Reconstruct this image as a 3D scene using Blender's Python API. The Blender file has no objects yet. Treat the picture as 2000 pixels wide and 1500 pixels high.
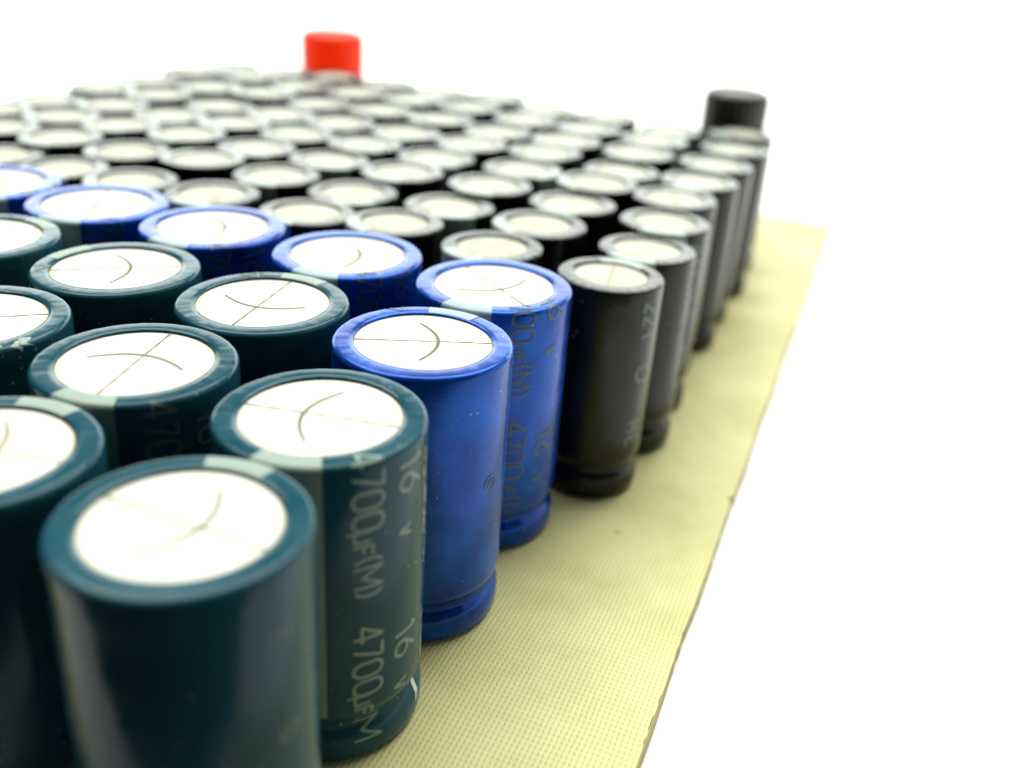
import bpy, bmesh, math, random
from mathutils import Matrix, Vector

random.seed(7)
MM = 0.001
scene = bpy.context.scene
col = scene.collection

# ------------------------------------------------------------------ camera
cd = bpy.data.cameras.new("camera")
cam = bpy.data.objects.new("camera", cd)
col.objects.link(cam)
cr, cu = Vector((0.99712, 0.03302, 0.06832)), Vector((-0.07588, 0.43393, 0.89774))
cf = Vector((0.0, 0.90034, -0.43519))
cam.matrix_world = Matrix(((cr.x, cu.x, -cf.x, 0.0),
                           (cr.y, cu.y, -cf.y, 0.0),
                           (cr.z, cu.z, -cf.z, 70.77 * MM),
                           (0, 0, 0, 1)))
cd.sensor_width = 36.0
cd.lens = 36.0 * 1957.1 / 2000.0
cd.clip_start = 0.002
cd.clip_end = 50.0
cd.dof.use_dof = True
cd.dof.focus_distance = 100 * MM
cd.dof.aperture_fstop = 15.5
scene.camera = cam

# ------------------------------------------------------------------ light
world = bpy.data.worlds.new("World")
scene.world = world
world.use_nodes = True
bg = world.node_tree.nodes["Background"]
bg.inputs["Color"].default_value = (0.95, 1.0, 0.97, 1)
bg.inputs["Strength"].default_value = 0.05


def area_lamp(name, loc, target, sx, sy, power, colour):
    ld = bpy.data.lights.new(name, 'AREA')
    ld.shape = 'RECTANGLE'
    ld.size, ld.size_y = sx, sy
    ld.energy = power
    ld.color = colour
    o = bpy.data.objects.new(name, ld)
    col.objects.link(o)
    o.location = loc
    d = Vector(target) - Vector(loc)
    o.rotation_euler = d.to_track_quat('-Z', 'Y').to_euler()
    return o


# ceiling panel overhead and a little behind the board
area_lamp("ceiling_light", (-0.02, 0.58, 0.95), (0.0, 0.26, 0.0), 1.4, 0.8, 33.0, (0.985, 1.0, 0.92))
# added softbox behind, above the frame, standing in for a bright back wall
area_lamp("back_softbox", (0.1, 2.12, 0.55), (0.0, 0.15, 0.10), 3.8, 0.8, 44.0, (0.95, 1.0, 0.95))
# added fill lamp on the right, softens shadows and lights the right-hand sides
area_lamp("side_fill_light", (1.5, 0.35, 0.45), (0.0, 0.15, 0.02), 1.5, 0.8, 5.0, (0.92, 1.0, 1.0))

scene.view_settings.view_transform = 'Standard'
scene.view_settings.look = 'None'
scene.view_settings.exposure = 0.0
scene.view_settings.gamma = 1.0
scene.view_settings.use_curve_mapping = False
scene.render.engine = 'CYCLES'
scene.cycles.use_denoising = True


# ------------------------------------------------------------------ materials
def material(name):
    m = bpy.data.materials.new(name)
    m.use_nodes = True
    nt = m.node_tree
    return m, nt, nt.nodes["Principled BSDF"]


def node(nt, kind, **kw):
    n = nt.nodes.new(kind)
    for k, v in kw.items():
        setattr(n, k, v)
    return n


def ramp(nt, src, stops):
    r = node(nt, 'ShaderNodeValToRGB')
    el = r.color_ramp.elements
    while len(el) < len(stops):
        el.new(0.5)
    for e, (p, c) in zip(el, stops):
        e.position = p
        e.color = c if len(c) == 4 else (*c, 1)
    nt.links.new(src, r.inputs["Fac"])
    return r.outputs["Color"]


def mix(nt, fac, a, b, mode='MIX'):
    m = node(nt, 'ShaderNodeMix', data_type='RGBA', blend_type=mode)
    for sock, v in ((m.inputs[0], fac), (m.inputs[6], a), (m.inputs[7], b)):
        if isinstance(v, bpy.types.NodeSocket):
            nt.links.new(v, sock)
        else:
            sock.default_value = v if not isinstance(v, tuple) or len(v) == 4 else (*v, 1)
    return m.outputs[2]


def noise(nt, scale, detail=3.0, rough=0.55, vec=None):
    n = node(nt, 'ShaderNodeTexNoise')
    n.inputs["Scale"].default_value = scale
    n.inputs["Detail"].default_value = detail
    n.inputs["Roughness"].default_value = rough
    if vec is None:
        vec = node(nt, 'ShaderNodeTexCoord').outputs["Object"]
    nt.links.new(vec, n.inputs["Vector"])
    return n.outputs["Fac"]


def sleeve_material(name, base, tint, rough, dust, ior=1.33, metal=0.0):
    """shrink-wrap plastic: slightly uneven colour and gloss, rippled, dusty"""
    m, nt, b = material(name)
    info = node(nt, 'ShaderNodeObjectInfo')
    tc = node(nt, 'ShaderNodeTexCoord')
    off = node(nt, 'ShaderNodeVectorMath', operation='ADD')
    nt.links.new(tc.outputs["Object"], off.inputs[0])
    nt.links.new(info.outputs["Random"], off.inputs[1])
    vec = off.outputs[0]
    n1 = noise(nt, 130, 5, 0.65, vec)
    n1 = ramp(nt, n1, [(0.3, (0, 0, 0)), (0.7, (1, 1, 1))])
    c = mix(nt, n1, base, tint)
    vo = node(nt, 'ShaderNodeTexVoronoi')
    vo.inputs["Scale"].default_value = 900
    nt.links.new(vec, vo.inputs["Vector"])
    n3 = noise(nt, 420, 2, 0.5, vec)
    lim = node(nt, 'ShaderNodeMath', operation='MULTIPLY_ADD')
    nt.links.new(n3, lim.inputs[0])
    lim.inputs[1].default_value = 0.36
    lim.inputs[2].default_value = -0.135
    sp = node(nt, 'ShaderNodeMath', operation='LESS_THAN')
    nt.links.new(vo.outputs["Distance"], sp.inputs[0])
    nt.links.new(lim.outputs[0], sp.inputs[1])
    ds = node(nt, 'ShaderNodeMath', operation='MULTIPLY')
    nt.links.new(sp.outputs[0], ds.inputs[0])
    ds.inputs[1].default_value = dust
    c = mix(nt, ds.outputs[0], c, (0.45, 0.47, 0.43))
    nt.links.new(c, b.inputs["Base Color"])
    n2 = noise(nt, 260, 3, 0.6, vec)
    rr = node(nt, 'ShaderNodeMapRange')
    nt.links.new(n2, rr.inputs["Value"])
    rr.inputs["To Min"].default_value = rough - 0.09
    rr.inputs["To Max"].default_value = rough + 0.12
    nt.links.new(rr.outputs[0], b.inputs["Roughness"])
    b.inputs["IOR"].default_value = ior
    b.inputs["Metallic"].default_value = metal
    bp = node(nt, 'ShaderNodeBump')
    bp.inputs["Strength"].default_value = 0.22
    bp.inputs["Distance"].default_value = 0.00012
    nt.links.new(noise(nt, 520, 4, 0.6, vec), bp.inputs["Height"])
    b2 = node(nt, 'ShaderNodeBump')
    b2.inputs["Strength"].default_value = 0.25
    b2.inputs["Distance"].default_value = 0.0006
    nt.links.new(noise(nt, 95, 2, 0.45, vec), b2.inputs["Height"])
    nt.links.new(bp.outputs[0], b2.inputs["Normal"])
    nt.links.new(b2.outputs[0], b.inputs["Normal"])
    return m


def plain_material(name, base, rough=0.5, metal=0.0, tint=None, scale=300, bump=0.0):
    m, nt, b = material(name)
    n = noise(nt, scale, 4, 0.6)
    c = mix(nt, n, base, tint or tuple(x * 0.8 for x in base))
    nt.links.new(c, b.inputs["Base Color"])
    b.inputs["Roughness"].default_value = rough
    b.inputs["Metallic"].default_value = metal
    if bump:
        bp = node(nt, 'ShaderNodeBump')
        bp.inputs["Strength"].default_value = bump
        bp.inputs["Distance"].default_value = 0.0001
        nt.links.new(noise(nt, scale * 4, 3), bp.inputs["Height"])
        nt.links.new(bp.outputs[0], b.inputs["Normal"])
    return m


M = {}
M['teal'] = sleeve_material("teal_sleeve", (0.005, 0.050, 0.074), (0.012, 0.068, 0.094), 0.15, 0.55, ior=1.235)
M['blue'] = sleeve_material("blue_sleeve", (0.002, 0.022, 0.19), (0.003, 0.092, 0.50), 0.18, 0.8, ior=1.29, metal=0.28)
M['black'] = sleeve_material("black_sleeve", (0.004, 0.0045, 0.0035), (0.008, 0.0085, 0.0065), 0.22, 0.45, ior=1.35)
M['teal_stripe'] = plain_material("teal_polarity_print", (0.20, 0.28, 0.23), 0.42, tint=(0.16, 0.23, 0.20))
M['blue_stripe'] = plain_material("blue_polarity_print", (0.24, 0.33, 0.36), 0.42, tint=(0.20, 0.28, 0.33))
M['black_stripe'] = plain_material("black_polarity_print", (0.33, 0.40, 0.36), 0.45, tint=(0.26, 0.33, 0.30))
M['teal_print'] = plain_material("teal_lettering", (0.17, 0.26, 0.23), 0.45)
M['blue_print'] = plain_material("blue_lettering", (0.035, 0.085, 0.14), 0.45)
M['black_print'] = plain_material("black_lettering", (0.10, 0.13, 0.118), 0.45)
M['faint_print'] = plain_material("shaded_faint_lettering", (0.075, 0.12, 0.11), 0.5)  # gap shade put into the teal lettering colour; also serves faint marks
M['blue_faint'] = plain_material("rubbed_blue_lettering", (0.006, 0.06, 0.26), 0.45)
M['score'] = plain_material("vent_groove_dark", (0.09, 0.082, 0.018), 0.6)
M['score_soft'] = plain_material("vent_groove_soft", (0.22, 0.20, 0.06), 0.6)


def can_material(name, tones):
    m, nt, b = material(name)
    info = node(nt, 'ShaderNodeObjectInfo')
    tc = node(nt, 'ShaderNodeTexCoord')
    off = node(nt, 'ShaderNodeVectorMath', operation='ADD')
    nt.links.new(tc.outputs["Object"], off.inputs[0])
    nt.links.new(info.outputs["Random"], off.inputs[1])
    n1 = noise(nt, 230, 4, 0.6, off.outputs[0])
    c = ramp(nt, n1, [(0.25, tones[0]), (0.45, tones[1]), (0.8, tones[2])])
    # dirt along the rim of the can end
    ln = node(nt, 'ShaderNodeVectorMath', operation='LENGTH')
    sx = node(nt, 'ShaderNodeVectorMath', operation='MULTIPLY')
    nt.links.new(tc.outputs["Generated"], sx.inputs[0])
    sx.inputs[1].default_value = (2, 2, 0)
    sb = node(nt, 'ShaderNodeVectorMath', operation='SUBTRACT')
    nt.links.new(sx.outputs[0], sb.inputs[0])
    sb.inputs[1].default_value = (1, 1, 0)
    nt.links.new(sb.outputs[0], ln.inputs[0])
    rim = ramp(nt, ln.outputs["Value"], [(0.93, (0, 0, 0)), (0.99, (1, 1, 1))])
    c = mix(nt, rim, c, (0.46, 0.43, 0.22))
    nt.links.new(c, b.inputs["Base Color"])
    b.inputs["Metallic"].default_value = 0.15
    b.inputs["Roughness"].default_value = 0.5
    return m


M['can'] = can_material("bare_aluminium_can_end", ((0.45, 0.435, 0.31), (0.53, 0.525, 0.47), (0.56, 0.56, 0.51)))
M['dull_can'] = can_material("dull_aluminium_can_end", ((0.26, 0.258, 0.19), (0.33, 0.334, 0.265), (0.40, 0.405, 0.335)))
M['tear'] = plain_material("torn_sleeve_edge", (0.62, 0.68, 0.66), 0.35)
M['wrinkle_highlight'] = plain_material("split_sleeve_highlight", (0.40, 0.42, 0.26), 0.35)  # pale colour paints the highlights along the split sleeve
M['red_knob'] = plain_material("red_plastic", (0.92, 0.06, 0.014), 0.4, tint=(0.88, 0.05, 0.012))
_nt = M['red_knob'].node_tree                      # red plastic lets some light through
_tr = node(_nt, 'ShaderNodeBsdfTranslucent')
_tr.inputs["Color"].default_value = (0.95, 0.14, 0.02, 1)
_mx = node(_nt, 'ShaderNodeMixShader')
_mx.inputs["Fac"].default_value = 0.55
_nt.links.new(_nt.nodes["Principled BSDF"].outputs[0], _mx.inputs[1])
_nt.links.new(_tr.outputs[0], _mx.inputs[2])
_nt.links.new(_mx.outputs[0], _nt.nodes["Material Output"].inputs["Surface"])
M['black_knob'] = plain_material("black_plastic", (0.018, 0.022, 0.019), 0.42)
M['metal'] = plain_material("nickel_plated_stud", (0.62, 0.60, 0.54), 0.3, 1.0)


def board_material():
    m, nt, b = material("cream_woven_board")
    tc = node(nt, 'ShaderNodeTexCoord')
    sep = node(nt, 'ShaderNodeSeparateXYZ')
    nz = node(nt, 'ShaderNodeTexNoise')
    nz.inputs["Scale"].default_value = 60
    nz.inputs["Detail"].default_value = 3
    nt.links.new(tc.outputs["Object"], nz.inputs["Vector"])
    sc_ = node(nt, 'ShaderNodeVectorMath', operation='SCALE')
    nt.links.new(nz.outputs["Color"], sc_.inputs[0])
    sc_.inputs["Scale"].default_value = 0.0009
    ad = node(nt, 'ShaderNodeVectorMath', operation='ADD')
    nt.links.new(tc.outputs["Object"], ad.inputs[0])
    nt.links.new(sc_.outputs[0], ad.inputs[1])
    nt.links.new(ad.outputs[0], sep.inputs[0])

    def wave(sock, pitch):
        a = node(nt, 'ShaderNodeMath', operation='MULTIPLY')
        nt.links.new(sock, a.inputs[0])
        a.inputs[1].default_value = 2 * math.pi / pitch
        s = node(nt, 'ShaderNodeMath', operation='SINE')
        nt.links.new(a.outputs[0], s.inputs[0])
        return s.outputs[0]

    w1 = wave(sep.outputs["X"], 0.00052)      # threads across
    w2 = wave(sep.outputs["Y"], 0.00070)      # threads along
    pr = node(nt, 'ShaderNodeMath', operation='MULTIPLY')
    nt.links.new(w1, pr.inputs[0])
    nt.links.new(w2, pr.inputs[1])
    sm = node(nt, 'ShaderNodeMath', operation='MULTIPLY_ADD')
    nt.links.new(w1, sm.inputs[0])
    sm.inputs[1].default_value = 1.5
    nt.links.new(pr.outputs[0], sm.inputs[2])
    weave = node(nt, 'ShaderNodeMapRange')
    nt.links.new(sm.outputs[0], weave.inputs["Value"])
    weave.inputs["From Min"].default_value = -2.5
    weave.inputs["From Max"].default_value = 2.5
    n1 = noise(nt, 38, 6, 0.68)
    c = ramp(nt, n1, [(0.25, (0.43, 0.395, 0.15)), (0.5, (0.56, 0.538, 0.255)), (0.75, (0.64, 0.625, 0.335))])
    dk = ramp(nt, weave.outputs[0], [(0.05, (0.70, 0.67, 0.48)), (0.55, (1, 1, 1))])
    c = mix(nt, 1.0, c, dk, 'MULTIPLY')
    # a few brown specks
    vo = node(nt, 'ShaderNodeTexVoronoi')
    vo.inputs["Scale"].default_value = 130
    nt.links.new(tc.outputs["Object"], vo.inputs["Vector"])
    spk = ramp(nt, vo.outputs["Distance"], [(0.03, (1, 1, 1)), (0.06, (0, 0, 0))])
    c = mix(nt, spk, c, (0.40, 0.27, 0.07))
    nt.links.new(c, b.inputs["Base Color"])
    b.inputs["Roughness"].default_value = 0.62
    bp = node(nt, 'ShaderNodeBump')
    bp.inputs["Strength"].default_value = 0.6
    bp.inputs["Distance"].default_value = 0.00006
    nt.links.new(weave.outputs[0], bp.inputs["Height"])
    nt.links.new(bp.outputs[0], b.inputs["Normal"])
    return m


M['board'] = board_material()
M['board_edge'] = plain_material("cut_board_edge", (0.36, 0.31, 0.11), 0.7, tint=(0.22, 0.16, 0.05), scale=500, bump=0.4)
M['chip'] = plain_material("brown_chipped_edge", (0.17, 0.10, 0.03), 0.8)
M['table'] = plain_material("white_table", (0.90, 0.90, 0.89), 0.55, tint=(0.88, 0.88, 0.87), scale=20)


# ------------------------------------------------------------------ mesh helpers (lengths in mm)
def link_mesh(name, verts, faces, mat, parent=None, smooth=True, mesh=None):
    if mesh is None:
        mesh = bpy.data.meshes.new(name)
        mesh.from_pydata([(x * MM, y * MM, z * MM) for x, y, z in verts], [], faces)
        mesh.update()
        if smooth:
            mesh.polygons.foreach_set("use_smooth", [True] * len(mesh.polygons))
        mesh.materials.append(mat)
    o = bpy.data.objects.new(name, mesh)
    col.objects.link(o)
    o.parent = parent
    return o


def tag(o, label=None, cat=None, group=None, kind=None):
    for k, v in (("label", label), ("category", cat), ("group", group), ("kind", kind)):
        if v:
            o[k] = v
    return o


def thing(name, loc, rz=0.0, tilt=(0.0, 0.0)):
    o = bpy.data.objects.new(name, None)
    col.objects.link(o)
    o.empty_display_size = 0.005
    o.location = (loc[0] * MM, loc[1] * MM, 0.0)
    o.rotation_euler = (tilt[0], tilt[1], rz)
    return o


def lathe(prof, n, wob=None):
    """closed ring lathe of (r, z); wob(k, angle) -> (dr, dz)"""
    verts, faces = [], []
    for k, (r, z) in enumerate(prof):
        for i in range(n):
            a = 2 * math.pi * i / n
            dr, dz = wob(k, a) if wob else (0, 0)
            verts.append(((r + dr) * math.cos(a), (r + dr) * math.sin(a), z + dz))
    for k in range(len(prof) - 1):
        for i in range(n):
            j = (i + 1) % n
            faces.append((k * n + i, k * n + j, (k + 1) * n + j, (k + 1) * n + i))
    return verts, faces


class Body:
    """profile of a sleeved can; maps (angle, height along the sleeve) to space"""

    def __init__(self, R, H, rho, seam, fillet):
        self.R, self.H, self.ri = R, H, R * rho
        d = seam
        p = [(R - 1.3, 0.0), (R - 0.55, 0.12), (R - 0.12, 0.55), (R, 1.2), (R, 2.5), (R - 0.12, 3.1),
             (R - d * .7, 3.7), (R - d, 4.2), (R - d * .7, 4.75), (R - 0.14, 5.4), (R, 6.1)]
        k = 12
        for i in range(1, k):
            p.append((R, 6.1 + (H - fillet - 6.1) * i / k))
        for i in range(0, 9):
            a = math.pi / 2 * i / 8
            p.append((R - fillet + fillet * math.cos(a), H - fillet + fillet * math.sin(a)))
        self.first_fillet = len(p) - 9
        p.append((self.ri + 0.35 * (R - fillet - self.ri), H + 0.02))
        p.append((self.ri + 0.06, H - 0.02))
        p.append((self.ri, H - 0.10))
        p.append((self.ri - 0.01, H - 0.40))
        self.prof = p
        # arc length, made equal to z on the straight side
        s = [0.0]
        for a, b in zip(p, p[1:]):
            s.append(s[-1] + math.hypot(b[0] - a[0], b[1] - a[1]))
        o = s[10] - 6.1
        self.s = [x - o for x in s]

    def at(self, ang, s, off):
        S, P = self.s, self.prof
        s = max(S[0], min(S[-1] - 1e-6, s))
        k = 0
        while k < len(S) - 2 and S[k + 1] < s:
            k += 1
        t = (s - S[k]) / (S[k + 1] - S[k])
        (r0, z0), (r1, z1) = P[k], P[k + 1]
        l = math.hypot(r1 - r0, z1 - z0)
        nr, nz = (z1 - z0) / l, -(r1 - r0) / l
        r = r0 + (r1 - r0) * t + nr * off
        z = z0 + (z1 - z0) * t + nz * off
        return (r * math.cos(ang), r * math.sin(ang), z)

    def s_inner(self):
        return self.s[-3]


BIG = Body(9.0, 31.02, 0.768, 0.75, 0.50)
SMALL = Body(6.72, 29.2, 0.705, 0.62, 0.32)


def patch(body, a0, a1, s0, s1, off):
    """a printed band wrapped on the sleeve (angles in degrees)"""
    na = max(4, int(abs(a1 - a0) / 2.5))
    ss = [s0] + [x for x in body.s if s0 < x < s1] + [s1]
    v, f = [], []
    for s in ss:
        for i in range(na + 1):
            v.append(body.at(math.radians(a0 + (a1 - a0) * i / na), s, off))
    for k in range(len(ss) - 1):
        for i in range(na):
            q = k * (na + 1) + i
            f.append((q, q + 1, q + na + 2, q + na + 1))
    return v, f


# single-stroke lettering: strokes in a box of width w, height 1
def arc(cx, cy, rx, ry, a0, a1, n=14):
    return [(cx + rx * math.cos(math.radians(a0 + (a1 - a0) * i / n)),
             cy + ry * math.sin(math.radians(a0 + (a1 - a0) * i / n))) for i in range(n + 1)]


GLYPH = {
    '4': (.62, [[(.44, 0), (.44, 1), (.02, .28), (.62, .28)]]),
    '7': (.55, [[(0, .98), (.52, .98), (.18, 0)]]),
    '0': (.60, [arc(.30, .70, .27, .29, 180, 0) + arc(.30, .30, .27, .29, 0, -180) + [(.03, .70)]]),
    'u': (.40, [[(.03, -.22), (.03, .55)], [(.03, .16)] + arc(.18, .16, .15, .15, 180, 360, 8) + [(.33, .55)], [(.33, .3), (.36, 0)]]),
    'F': (.34, [[(.02, 0), (.02, .62), (.33, .62)], [(.02, .33), (.27, .33)]]),
    '(': (.24, [arc(.36, .5, .32, .56, 125, 235, 10)]),
    ')': (.24, [arc(-.14, .5, .32, .56, 55, -55, 10)]),
    'M': (.72, [[(.03, 0), (.03, .98), (.35, .25), (.67, .98), (.67, 0)]]),
    '1': (.30, [[(.02, .78), (.20, .98), (.20, 0)]]),
    '6': (.58, [[(.46, .96), (.16, .58)] + arc(.28, .30, .25, .28, 140, 500, 18)]),
    'V': (.36, [[(.02, .5), (.17, 0), (.32, .5)]]),
    '2': (.58, [arc(.28, .72, .25, .26, 170, -20, 12) + [(.03, .02), (.56, .02)]]),
    '8': (.56, [arc(.28, .74, .20, .24, -90, 270, 16), arc(.28, .25, .25, .26, 90, 450, 16)]),
    '5': (.56, [[(.50, .98), (.10, .98), (.06, .55)] + arc(.27, .32, .25, .30, 120, -140, 14)]),
    'C': (.56, [arc(.32, .5, .29, .48, 50, 310, 18)]),
    'E': (.50, [[(.48, .98), (.04, .98), (.04, 0), (.48, 0)], [(.04, .5), (.40, .5)]]),
    'o': (.80, [arc(.40, .5, .38, .46, 0, 360, 24), [(.28, .25), (.28, .75)], [(.28, .72)] + arc(.38, .62, .14, .11, 80, -80, 6), [(.42, .5), (.56, .25)]]),
    'O': (.80, [arc(.40, .5, .34, .46, 0, 360, 24)]),
    ' ': (.42, []),
}


def lettering(body, text, ang, s_top, height, width_scale, gap, stroke, off=0.035):
    """text runs down the can, letter tops towards +angle; ang = baseline in degrees"""
    v, f = [], []
    cur = 0.0
    lift = 0
    for ch in text:
        w, strokes = GLYPH[ch]
        for st in strokes:
            pts = []
            for (x0, y0), (x1, y1) in zip(st, st[1:]):
                a = (cur + x0 * width_scale, y0 * height)
                b = (cur + x1 * width_scale, y1 * height)
                n = max(1, int(math.hypot(b[0] - a[0], b[1] - a[1]) / 0.22))
                for i in range(n):
                    pts.append((a[0] + (b[0] - a[0]) * i / n, a[1] + (b[1] - a[1]) * i / n))
            pts.append((cur + st[-1][0] * width_scale, st[-1][1] * height))
            base = len(v)
            lift += 1
            o = off + (lift % 3) * 0.005
            for i, (x, y) in enumerate(pts):
                p0, p1 = pts[max(0, i - 1)], pts[min(len(pts) - 1, i + 1)]
                dx, dy = p1[0] - p0[0], p1[1] - p0[1]
                l = math.hypot(dx, dy) or 1
                nx, ny = -dy / l * stroke / 2, dx / l * stroke / 2
                for q in (1, -1):
                    X, Y = x + nx * q, y + ny * q
                    v.append(body.at(math.radians(ang) + Y / body.R, s_top - X, o))
            for i in range(len(pts) - 1):
                f.append((base + 2 * i, base + 2 * i + 1, base + 2 * i + 3, base + 2 * i + 2))
        cur += w * width_scale + gap
    return v, f


def ribbon(pts, width, z):
    """flat line on the can end"""
    v, f = [], []
    for i, (x, y, wf) in enumerate(pts):
        p0, p1 = pts[max(0, i - 1)], pts[min(len(pts) - 1, i + 1)]
        dx, dy = p1[0] - p0[0], p1[1] - p0[1]
        l = math.hypot(dx, dy) or 1
        for q in (1, -1):
            v.append((x - dy / l * width * wf / 2 * q, y + dx / l * width * wf / 2 * q, z))
    for i in range(len(pts) - 1):
        f.append((2 * i, 2 * i + 1, 2 * i + 3, 2 * i + 2))
    return v, f


def can_end(body):
    r, h = body.ri, body.H
    prof = [(r + 0.12, h - 0.40), (r - 0.05, h - 0.26), (r - 0.25, h - 0.20), (r * .6, h - 0.19), (r * .25, h - 0.18)]
    v, f = lathe(prof, 64)
    v.append((0, 0, h - 0.18))
    c = len(v) - 1
    k = (len(prof) - 1) * 64
    for i in range(64):
        f.append((k + i, k + (i + 1) % 64, c))
    return v, f


def vent_line(body):
    r = body.ri * 0.985
    return ribbon([(r * (i / 12 - 1), 0, 0.75 + 0.25 * math.sin(i * 1.7)) for i in range(25)], 0.26, body.H - 0.165)


def vent_arc(body):
    r = body.ri
    pts = []
    for i in range(21):
        y = (i / 10 - 1) * 0.66
        pts.append((r * (0.215 - 0.62 * y * y), r * y, 1.25 - 0.75 * abs(y)))
    return ribbon(pts, 0.31, body.H - 0.155)


def sleeve_mesh(body, n, seed, scallop):
    rnd = random.Random(seed)
    ph = [rnd.uniform(0, 6.28) for _ in range(8)]
    nf = body.first_fillet
    last = len(body.prof) - 1

    def wob(k, a):
        lo = math.sin(2 * a + ph[0]) * .5 + math.sin(3 * a + ph[1]) * .3 + math.sin(5 * a + ph[2]) * .2
        hi = math.sin(23 * a + ph[3]) * .5 + math.sin(37 * a + ph[4]) * .5
        d = abs((a + math.pi) % (2 * math.pi) - math.pi)
        hi *= min(1.0, max(0.0, (d - 0.56) / 0.15))   # smooth under the printed band
        if k >= last - 2:                      # cut edge of the sleeve on the can end
            return (0.10 * lo + 0.035 * hi, 0.02 * hi)
        if k >= nf:
            t = min(1, (k - nf) / 5)
            return (scallop * hi * t, scallop * .6 * hi * t + 0.02 * lo)
        if 4 <= k <= 10:
            return (0.035 * lo + 0.015 * hi, 0.0)
        return (0.012 * lo, 0.0)

    return lathe(body.prof, n, wob)


# ------------------------------------------------------------------ setting
THICK = 1.7
z0 = -THICK - 0.02
tx0, tx1, ty0, ty1 = -1250, 1550, 34, 2000  # unseen front edge set close to keep table light off the near cans
tag(link_mesh("table", [(x, y, z) for z in (z0 - 28, z0) for x, y in ((tx0, ty0), (tx1, ty0), (tx1, ty1), (tx0, ty1))],
              [(4, 5, 6, 7), (0, 1, 5, 4), (1, 2, 6, 5), (2, 3, 7, 6), (3, 0, 4, 7), (3, 2, 1, 0)], M['table'], smooth=False), kind="structure")


def build_board():
    """woven cream board, local x across (0 at the right edge, negative left), local y along the right edge"""
    W, L = 176.0, 235.0
    rnd = random.Random(3)
    ang = math.radians(-19.3)
    root = thing("mounting_board", (14.1 + 0.331 * -35, 67.8 - 0.944 * 35), ang)  # front margin cut short, out of view, so less bounce reaches near cans
    tag(root, "cream woven-textured board carrying all the capacitors on a white table", "board")
    # outline with a slightly ragged saw cut on the right-hand side
    out = [(-W, 0.0), (0.0, 0.0)]
    y = 1.6
    while y < L:
        out.append((0.10 * math.sin(y * .21) + rnd.uniform(-.07, .07), y))
        y += rnd.uniform(0.9, 2.2)
    out += [(0.0, L), (-W, L)]
    n = len(out)
    top = [(x - .0, y, -0.10) for x, y in out]
    face = [(min(-0.12, x - .14) if x > -1 else x, y, 0.0) for x, y in out]
    bot = [(x, y, -THICK) for x, y in out]
    v = face
    link_mesh("top_sheet", v, [tuple(range(n))], M['board'], root, smooth=False)
    v2 = face + top + bot
    f2 = []
    for i in range(n):
        j = (i + 1) % n
        f2.append((n + i, n + j, j, i))
        f2.append((2 * n + i, 2 * n + j, n + j, n + i))
    f2.append(tuple(reversed(range(2 * n, 3 * n))))
    link_mesh("cut_edge", v2, f2, M['board_edge'], root, smooth=False)
    # small brown chips along the edge: (distance along, length, width)
    for d, ln, wd in ((86.0, 1.4, .6), (38.5, 1.2, .10), (41.0, 2.6, .12), (44.5, 1.4, .08), (55.5, .8, .1)):
        pts = []
        m = 10
        for i in range(m):
            a = 2 * math.pi * i / m
            pts.append((-.16 + wd * .5 * math.cos(a) * rnd.uniform(.7, 1.2) - wd * .3, d + ln * .5 * math.sin(a) * rnd.uniform(.8, 1.1)))
        pts = [(min(x, -.14), y) for x, y in pts]
        vv = [(x, y, 0.02) for x, y in pts] + [(x, y, -0.05) for x, y in pts]
        ff = [tuple(range(m))] + [(m + i, m + (i + 1) % m, (i + 1) % m, i) for i in range(m)]
        link_mesh("edge_chip", vv, ff, M['chip'], root, smooth=False)


build_board()

# ------------------------------------------------------------------ large capacitors
SLEEVES = [sleeve_mesh(BIG, 128, s, 0.012) for s in (1, 2, 3, 4)]
MESH = {}


def shared(key, maker, mat):
    if key not in MESH:
        v, f = maker()
        m = bpy.data.meshes.new(key[0])
        m.from_pydata([(x * MM, y * MM, z * MM) for x, y, z in v], [], f)
        m.update()
        m.polygons.foreach_set("use_smooth", [True] * len(m.polygons))
        m.materials.append(mat)
        MESH[key] = m
    return MESH[key]


BIG_GROUP = {'teal': "wide teal capacitors at the near corner", 'blue': "wide blue capacitors in the middle"}


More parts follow.
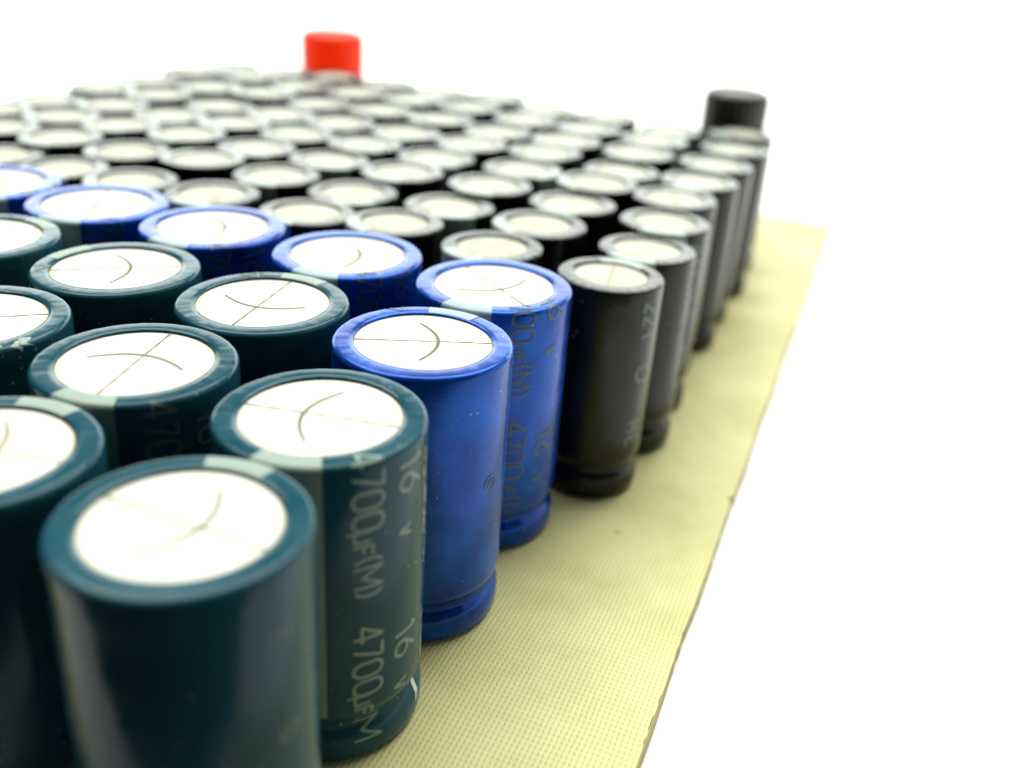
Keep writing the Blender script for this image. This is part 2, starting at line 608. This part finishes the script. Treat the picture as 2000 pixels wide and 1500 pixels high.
def big_capacitor(colour, pos, stripe, vent, phase, label, seed, soft=False):
    """stripe, vent: world azimuths in degrees; phase: mm shift of the lettering up the can"""
    rnd = random.Random(seed)
    t = thing(colour + "_capacitor", pos, math.radians(stripe), (rnd.uniform(-.004, .004), rnd.uniform(-.004, .004)))
    tag(t, label, "capacitor", BIG_GROUP[colour])
    k = seed % 4
    link_mesh("sleeve", None, None, None, t, mesh=shared(("sleeve", colour, k), lambda: SLEEVES[k], M[colour]))
    ce = link_mesh("can_end", None, None, None, t, mesh=shared(("can_end", 'big'), lambda: can_end(BIG), M['can']))
    sm = 'score_soft' if soft else 'score'
    for nm, fn in (("vent_groove", vent_line), ("vent_arc", vent_arc)):
        o = link_mesh(nm, None, None, None, ce, mesh=shared((nm, sm), lambda: fn(BIG), M[sm]))
        o.rotation_euler = (0, 0, math.radians(vent - stripe))
    # the lettering side follows the stripe: stripe at local azimuth 0
    link_mesh("polarity_stripe", None, None, None, t,
              mesh=shared(("polarity_stripe", colour), lambda: patch(BIG, -19, 19, 5.9, BIG.s_inner() - 0.12, 0.03), M[colour + '_stripe']))
    pm = M['faint_print'] if colour == 'teal' and seed != 2 else M[colour + '_print']

    def line(nm, text, ang, s_top, h, ws, gap, st):
        v, f = lettering(BIG, text, ang, s_top, h, ws, gap, st, 0.045)
        return link_mesh(nm, v, f, pm, t)
    line("capacity_lettering", "4700", 33.5, 32.2 + phase, 2.75, 2.75, .32, .32)
    line("capacity_lettering", "uF(M)", 34.0, 24.75 + phase, 2.7, 3.0, .20, .28)
    line("capacity_lettering", "4700", 33.5, 15.1 + phase, 2.75, 2.75, .32, .32)
    line("capacity_lettering", "uF(M", 34.0, 7.7 + phase, 2.7, 3.0, .20, .28)
    line("voltage_lettering", "16", 62, 30.0 + phase, 2.9, 3.1, .50, .35)
    line("voltage_lettering", "V", 62, 23.6 + phase, 2.9, 2.9, .2, .35)
    line("voltage_lettering", "16", 60, 13.0 + phase, 2.9, 3.1, .50, .35)
    line("voltage_lettering", "V", 60, 7.2 + phase, 2.9, 2.9, .2, .35)
    if seed in (1, 9):
        pm = M['faint_print'] if seed == 1 else M['blue_faint']
        if seed == 1:
            line("grade_lettering", "E", -113, 27.3 + phase, 1.5, 1.8, .25, .24)
        line("grade_mark", "o", -111, 18.9 + phase, 1.9, 2.0, .2, .22)
    return t


T2 = None
for args in (
    ('teal', (-21.74, 56.89), 77, -21, -1.2, "large teal capacitor nearest the viewer, its base cut off by the frame", 1, False),
    ('teal', (-15.61, 73.94), -97, 171, 0, "teal capacitor with readable 4700µF 16 V lettering, beside the nearest one", 2, False),
    ('teal', (-34.06, 81.30), -100, 83, -1.0, "teal capacitor with a pale patch on its near left rim, behind the nearest one", 3, False),
    ('teal', (-26.65, 97.83), 70, -102, .5, "teal capacitor directly left of the nearest blue one", 4, False),
    ('teal', (-44.78, 104.40), 152, 18, .7, "farthest complete teal capacitor, in front of two blue ones, arc mark on top", 5, False),
    ('teal', (-39.81, 64.12), 75, -5, -.5, "teal capacitor cut by the left frame edge, lowest of those", 6, True),
    ('teal', (-52.51, 88.01), 140, 22, 0.4, "teal capacitor at the left frame edge with torn scuffed rim", 7, False),
    ('teal', (-63.81, 111.17), 53, 45, 1.0, "highest teal capacitor at the left frame edge, below the blue ones", 8, False),
    ('blue', (-9.05, 90.83), 73, 6, 0, "nearest blue capacitor, standing right behind the lettered teal one", 9, False),
    ('blue', (-2.88, 108.19), -108, -57, 2.7, "blue capacitor with dark 4700 lettering, next to the black row", 10, False),
    ('blue', (-20.96, 115.03), -106, 9, 1.2, "blue capacitor second from the right in the row of five", 11, False),
    ('blue', (-39.25, 121.66), -112, 19, .3, "middle blue capacitor in the row of five blue ones", 12, False),
    ('blue', (-56.44, 127.72), -100, -81, .8, "blue capacitor with one slanting line on top, second from left", 13, False),
    ('blue', (-73.61, 133.54), -70, 30, 1.6, "leftmost blue capacitor, cut by the left frame edge", 14, True),
):
    o = big_capacitor(*args)
    if args[6] == 2:
        T2 = (o, args[2])
    if args[6] == 7:
        T6 = (o, args[2])

# damage on the lettered teal capacitor: painted highlight streaks along its split right side, sleeve torn at the base
def streak(body, pts, width, off):
    v, f = [], []
    for i, (a, s, wf) in enumerate(pts):
        for q in (1, -1):
            v.append(body.at(math.radians(a + q * wf * width / body.R * 28.6), s, off))
    for i in range(len(pts) - 1):
        f.append((2 * i, 2 * i + 1, 2 * i + 3, 2 * i + 2))
    return v, f


rnd = random.Random(11)
for a0, s0, s1, w in ((-8.0, 29.3, 20.5, .42), (-4.5, 25.5, 17.0, .30), (-7.0, 12.6, 6.4, .34)):
    pts = []
    s = s0
    while s > s1:
        pts.append((a0 + rnd.uniform(-1.3, 1.3), s, rnd.uniform(.25, 1.0)))
        s -= rnd.uniform(.25, .6)
    v, f = streak(BIG, [(a - T2[1], s, w_) for a, s, w_ in pts], w, 0.05)
    link_mesh("split_highlight", v, f, M['wrinkle_highlight'], T2[0])
v, f = streak(BIG, [(-9 - T2[1], 4.9, .2), (-9.5 - T2[1], 4.2, .9), (-9 - T2[1], 3.5, 1), (-10.5 - T2[1], 2.7, .8), (-13 - T2[1], 1.7, .1)], 0.75, 0.06)
link_mesh("sleeve_tear", v, f, M['tear'], T2[0])
for a0, s0, w in ((-38, 31.7, .8), (-30, 32.0, 1.2), (-52, 31.5, .6), (-47, 32.2, .7)):
    v, f = streak(BIG, [(a0 - T6[1] + rnd.uniform(-4, 4), s0 - i * .33, .5 + .5 * math.sin(i)) for i in range(7)], w, 0.05)
    link_mesh("sleeve_scuff", v, f, M['teal_stripe'], T6[0])

# ------------------------------------------------------------------ small black capacitors
BLACK = {  # (row from the right edge, place from the front): (x, y) in mm
    (0, 0): (11.04, 119.64),
    (0, 1): (17.14, 132.43),
    (0, 2): (20.86, 145.47),
    (0, 3): (23.79, 158.71),
    (0, 4): (29.68, 170.93),
    (0, 5): (33.83, 183.83),
    (0, 6): (40.40, 200.40),
    (0, 7): (45.20, 217.20),
    (1, 0): (-3.48, 126.37),
    (1, 1): (2.06, 138.77),
    (1, 2): (7.24, 151.30),
    (1, 3): (11.43, 164.29),
    (1, 4): (16.52, 176.86),
    (1, 5): (20.39, 189.85),
    (1, 6): (25.09, 204.10),
    (1, 7): (29.92, 216.94),
    (2, 0): (-17.64, 133.02),
    (2, 1): (-11.54, 145.13),
    (2, 2): (-5.90, 157.46),
    (2, 3): (-0.95, 170.08),
    (2, 4): (3.17, 183.43),
    (2, 5): (6.98, 196.44),
    (2, 6): (11.73, 209.79),
    (2, 7): (16.56, 222.63),
    (3, 0): (-30.88, 136.24),
    (3, 1): (-26.11, 149.18),
    (3, 2): (-20.28, 161.42),
    (3, 3): (-16.29, 174.55),
    (3, 4): (-10.92, 187.76),
    (3, 5): (-6.29, 200.50),
    (3, 6): (-1.36, 213.32),
    (3, 7): (3.47, 226.16),
    (4, 0): (-45.31, 141.04),
    (4, 1): (-39.46, 155.27),
    (4, 2): (-34.01, 167.68),
    (4, 3): (-30.02, 180.64),
    (4, 4): (-24.33, 193.82),
    (4, 5): (-18.47, 207.37),
    (4, 6): (-13.37, 222.98),
    (4, 7): (-8.06, 237.15),
    (5, 0): (-58.69, 145.20),
    (5, 1): (-52.88, 160.27),
    (5, 2): (-47.66, 172.79),
    (5, 3): (-43.09, 185.55),
    (5, 4): (-37.79, 198.89),
    (5, 5): (-32.06, 212.50),
    (5, 6): (-26.72, 226.68),
    (5, 7): (-21.46, 240.71),
    (6, 0): (-71.08, 150.72),
    (6, 1): (-66.07, 163.40),
    (6, 2): (-60.63, 176.73),
    (6, 3): (-56.06, 189.49),
    (6, 4): (-50.80, 202.85),
    (6, 5): (-45.53, 216.84),
    (6, 6): (-40.18, 231.26),
    (6, 7): (-34.89, 245.43),
    (7, 0): (-83.89, 155.17),
    (7, 1): (-78.90, 167.78),
    (7, 2): (-73.71, 180.30),
    (7, 3): (-69.33, 193.13),
    (7, 4): (-63.88, 206.41),
    (7, 5): (-58.66, 220.21),
    (7, 6): (-53.37, 234.41),
    (7, 7): (-48.11, 248.42),
    (8, 1): (-91.79, 171.98),
    (8, 2): (-86.60, 184.51),
    (8, 3): (-82.22, 197.34),
    (8, 4): (-76.88, 210.32),
    (8, 5): (-71.40, 224.80),
    (8, 6): (-66.01, 239.40),
    (8, 7): (-60.89, 253.04),
    (9, 2): (-100.06, 186.09),
    (9, 3): (-95.65, 199.22),
    (9, 4): (-90.30, 212.20),
    (9, 5): (-84.94, 225.44),
    (9, 6): (-79.56, 238.94),
    (9, 7): (-74.44, 252.57),
}

SMALL_SLEEVES = [sleeve_mesh(SMALL, 112, s, 0.035) for s in (21, 22, 23)]
ORD = ["first", "second", "third", "fourth", "fifth", "sixth", "seventh", "eighth", "ninth", "tenth"]
ROWS = ["the right-hand edge row"] + ["the %s row from the right" % o for o in ORD[1:9]] + ["the far left row"]


def small_capacitor(key, pos):
    row, place = key
    rnd = random.Random(row * 31 + place * 7 + 5)
    stripe = -115 + rnd.uniform(-45, 45)
    if rnd.random() < 0.22:
        stripe = rnd.uniform(0, 360)
    if key == (0, 0):
        stripe = 70
    t = thing("black_capacitor", pos, math.radians(stripe), (rnd.uniform(-.014, .014), rnd.uniform(-.014, .014)))
    t.scale = (1, 1, 1 + rnd.uniform(-.012, .02) * (key != (0, 0)))
    if row == 0:
        if place == 0:
            lab = "nearest small black capacitor on the right edge, beside the lettered blue one"
        elif place == 7:
            lab = "last black capacitor of the right-hand edge row, in front of the black knob"
        else:
            lab = "small black capacitor, %s from the front in the right-hand edge row" % ORD[place]
    elif row <= 6:
        lab = "small black capacitor, %s from the front in %s" % (ORD[place], ROWS[row])
    else:
        lab = "small black capacitor, %s from the back in %s" % (ORD[7 - place], ROWS[row])
    tag(t, lab, "capacitor", "small black capacitors standing in rows")
    k = rnd.randrange(3)
    link_mesh("sleeve", None, None, None, t, mesh=shared(("sleeve", 'black', k), lambda: SMALL_SLEEVES[k], M['black']))
    ce = link_mesh("can_end", None, None, None, t, mesh=shared(("can_end", 'small'), lambda: can_end(SMALL), M['dull_can']))
    link_mesh("polarity_stripe", None, None, None, t,
              mesh=shared(("polarity_stripe", 'black'), lambda: patch(SMALL, -31, 31, 5.9, SMALL.s_inner() - 0.1, 0.02), M['black_stripe']))
    if pos[1] < 165:
        o = link_mesh("vent_groove", None, None, None, ce, mesh=shared(("vent_groove", 'small'), lambda: vent_line(SMALL), M['score_soft']))
        o.rotation_euler = (0, 0, rnd.uniform(0, 6.28))
    if row == 0 and place < 4:
        # pale lettering column on the side towards the right-front
        a = -52 - stripe + (0 if place == 0 else rnd.uniform(-8, 25))
        for text, s, h, ws in (("22", 27.6, 2.5, 2.4), ("(", 23.4, 2.4, 2.6), ("O", 19.2, 2.7, 3.2), ("M", 11.2, 2.2, 2.2), ("E", 8.9, 2.2, 2.2)):
            v, f = lettering(SMALL, text, a, s, h, ws, .3, .42)
            link_mesh("side_lettering", v, f, M['black_print'], t)
    return t


for key, pos in BLACK.items():
    small_capacitor(key, pos)


# ------------------------------------------------------------------ terminal knobs
def terminal(name, pos, ztop, dia, mat, label):
    t = thing(name, pos)
    tag(t, label, "terminal")
    r = dia / 2
    # grip: rounded top edge, fine flutes around the side, shallow hollow on top
    zb = ztop - 13.5
    prof = [(r - 2.2, zb), (r - .8, zb), (r - .25, zb + .5), (r, zb + 1.4)]
    for i in range(1, 7):
        prof.append((r, zb + 1.4 + (ztop - 1.9 - zb - 1.4) * i / 6))
    for i in range(1, 8):
        a = math.pi / 2 * i / 7
        prof.append((r - 1.9 + 1.9 * math.cos(a), ztop - 1.9 + 1.9 * math.sin(a)))
    prof += [(r - 3.2, ztop - .05), (r - 3.6, ztop - .4), (0.05, ztop - .45)]

    def flute(k, a):
        return (-0.16 * (0.5 + 0.5 * math.cos(28 * a)), 0) if 3 <= k <= 10 else (0, 0)
    v, f = lathe(prof, 168, flute)
    link_mesh("grip", v, f, mat, t)
    v, f = lathe([(2.0, 9.0), (2.0, 10.0), (2.0, zb + .6)], 24)
    link_mesh("threaded_stud", v, f, M['metal'], t)
    v, f = lathe([(r - .3, 0.03), (r, .5), (r, 7.6), (r - .5, 8.4), (r - 2.5, 9.2), (1.9, 9.3)], 48)
    link_mesh("base_collar", v, f, mat, t)
    return t


terminal("terminal_knob", (45.8, 233.4), 35.5, 14.8, M['black_knob'], "round black plastic terminal knob above the far right corner")
terminal("terminal_knob", (-53.4, 272.5), 36.5, 16.4, M['red_knob'], "round red plastic terminal knob rising behind the far back row")
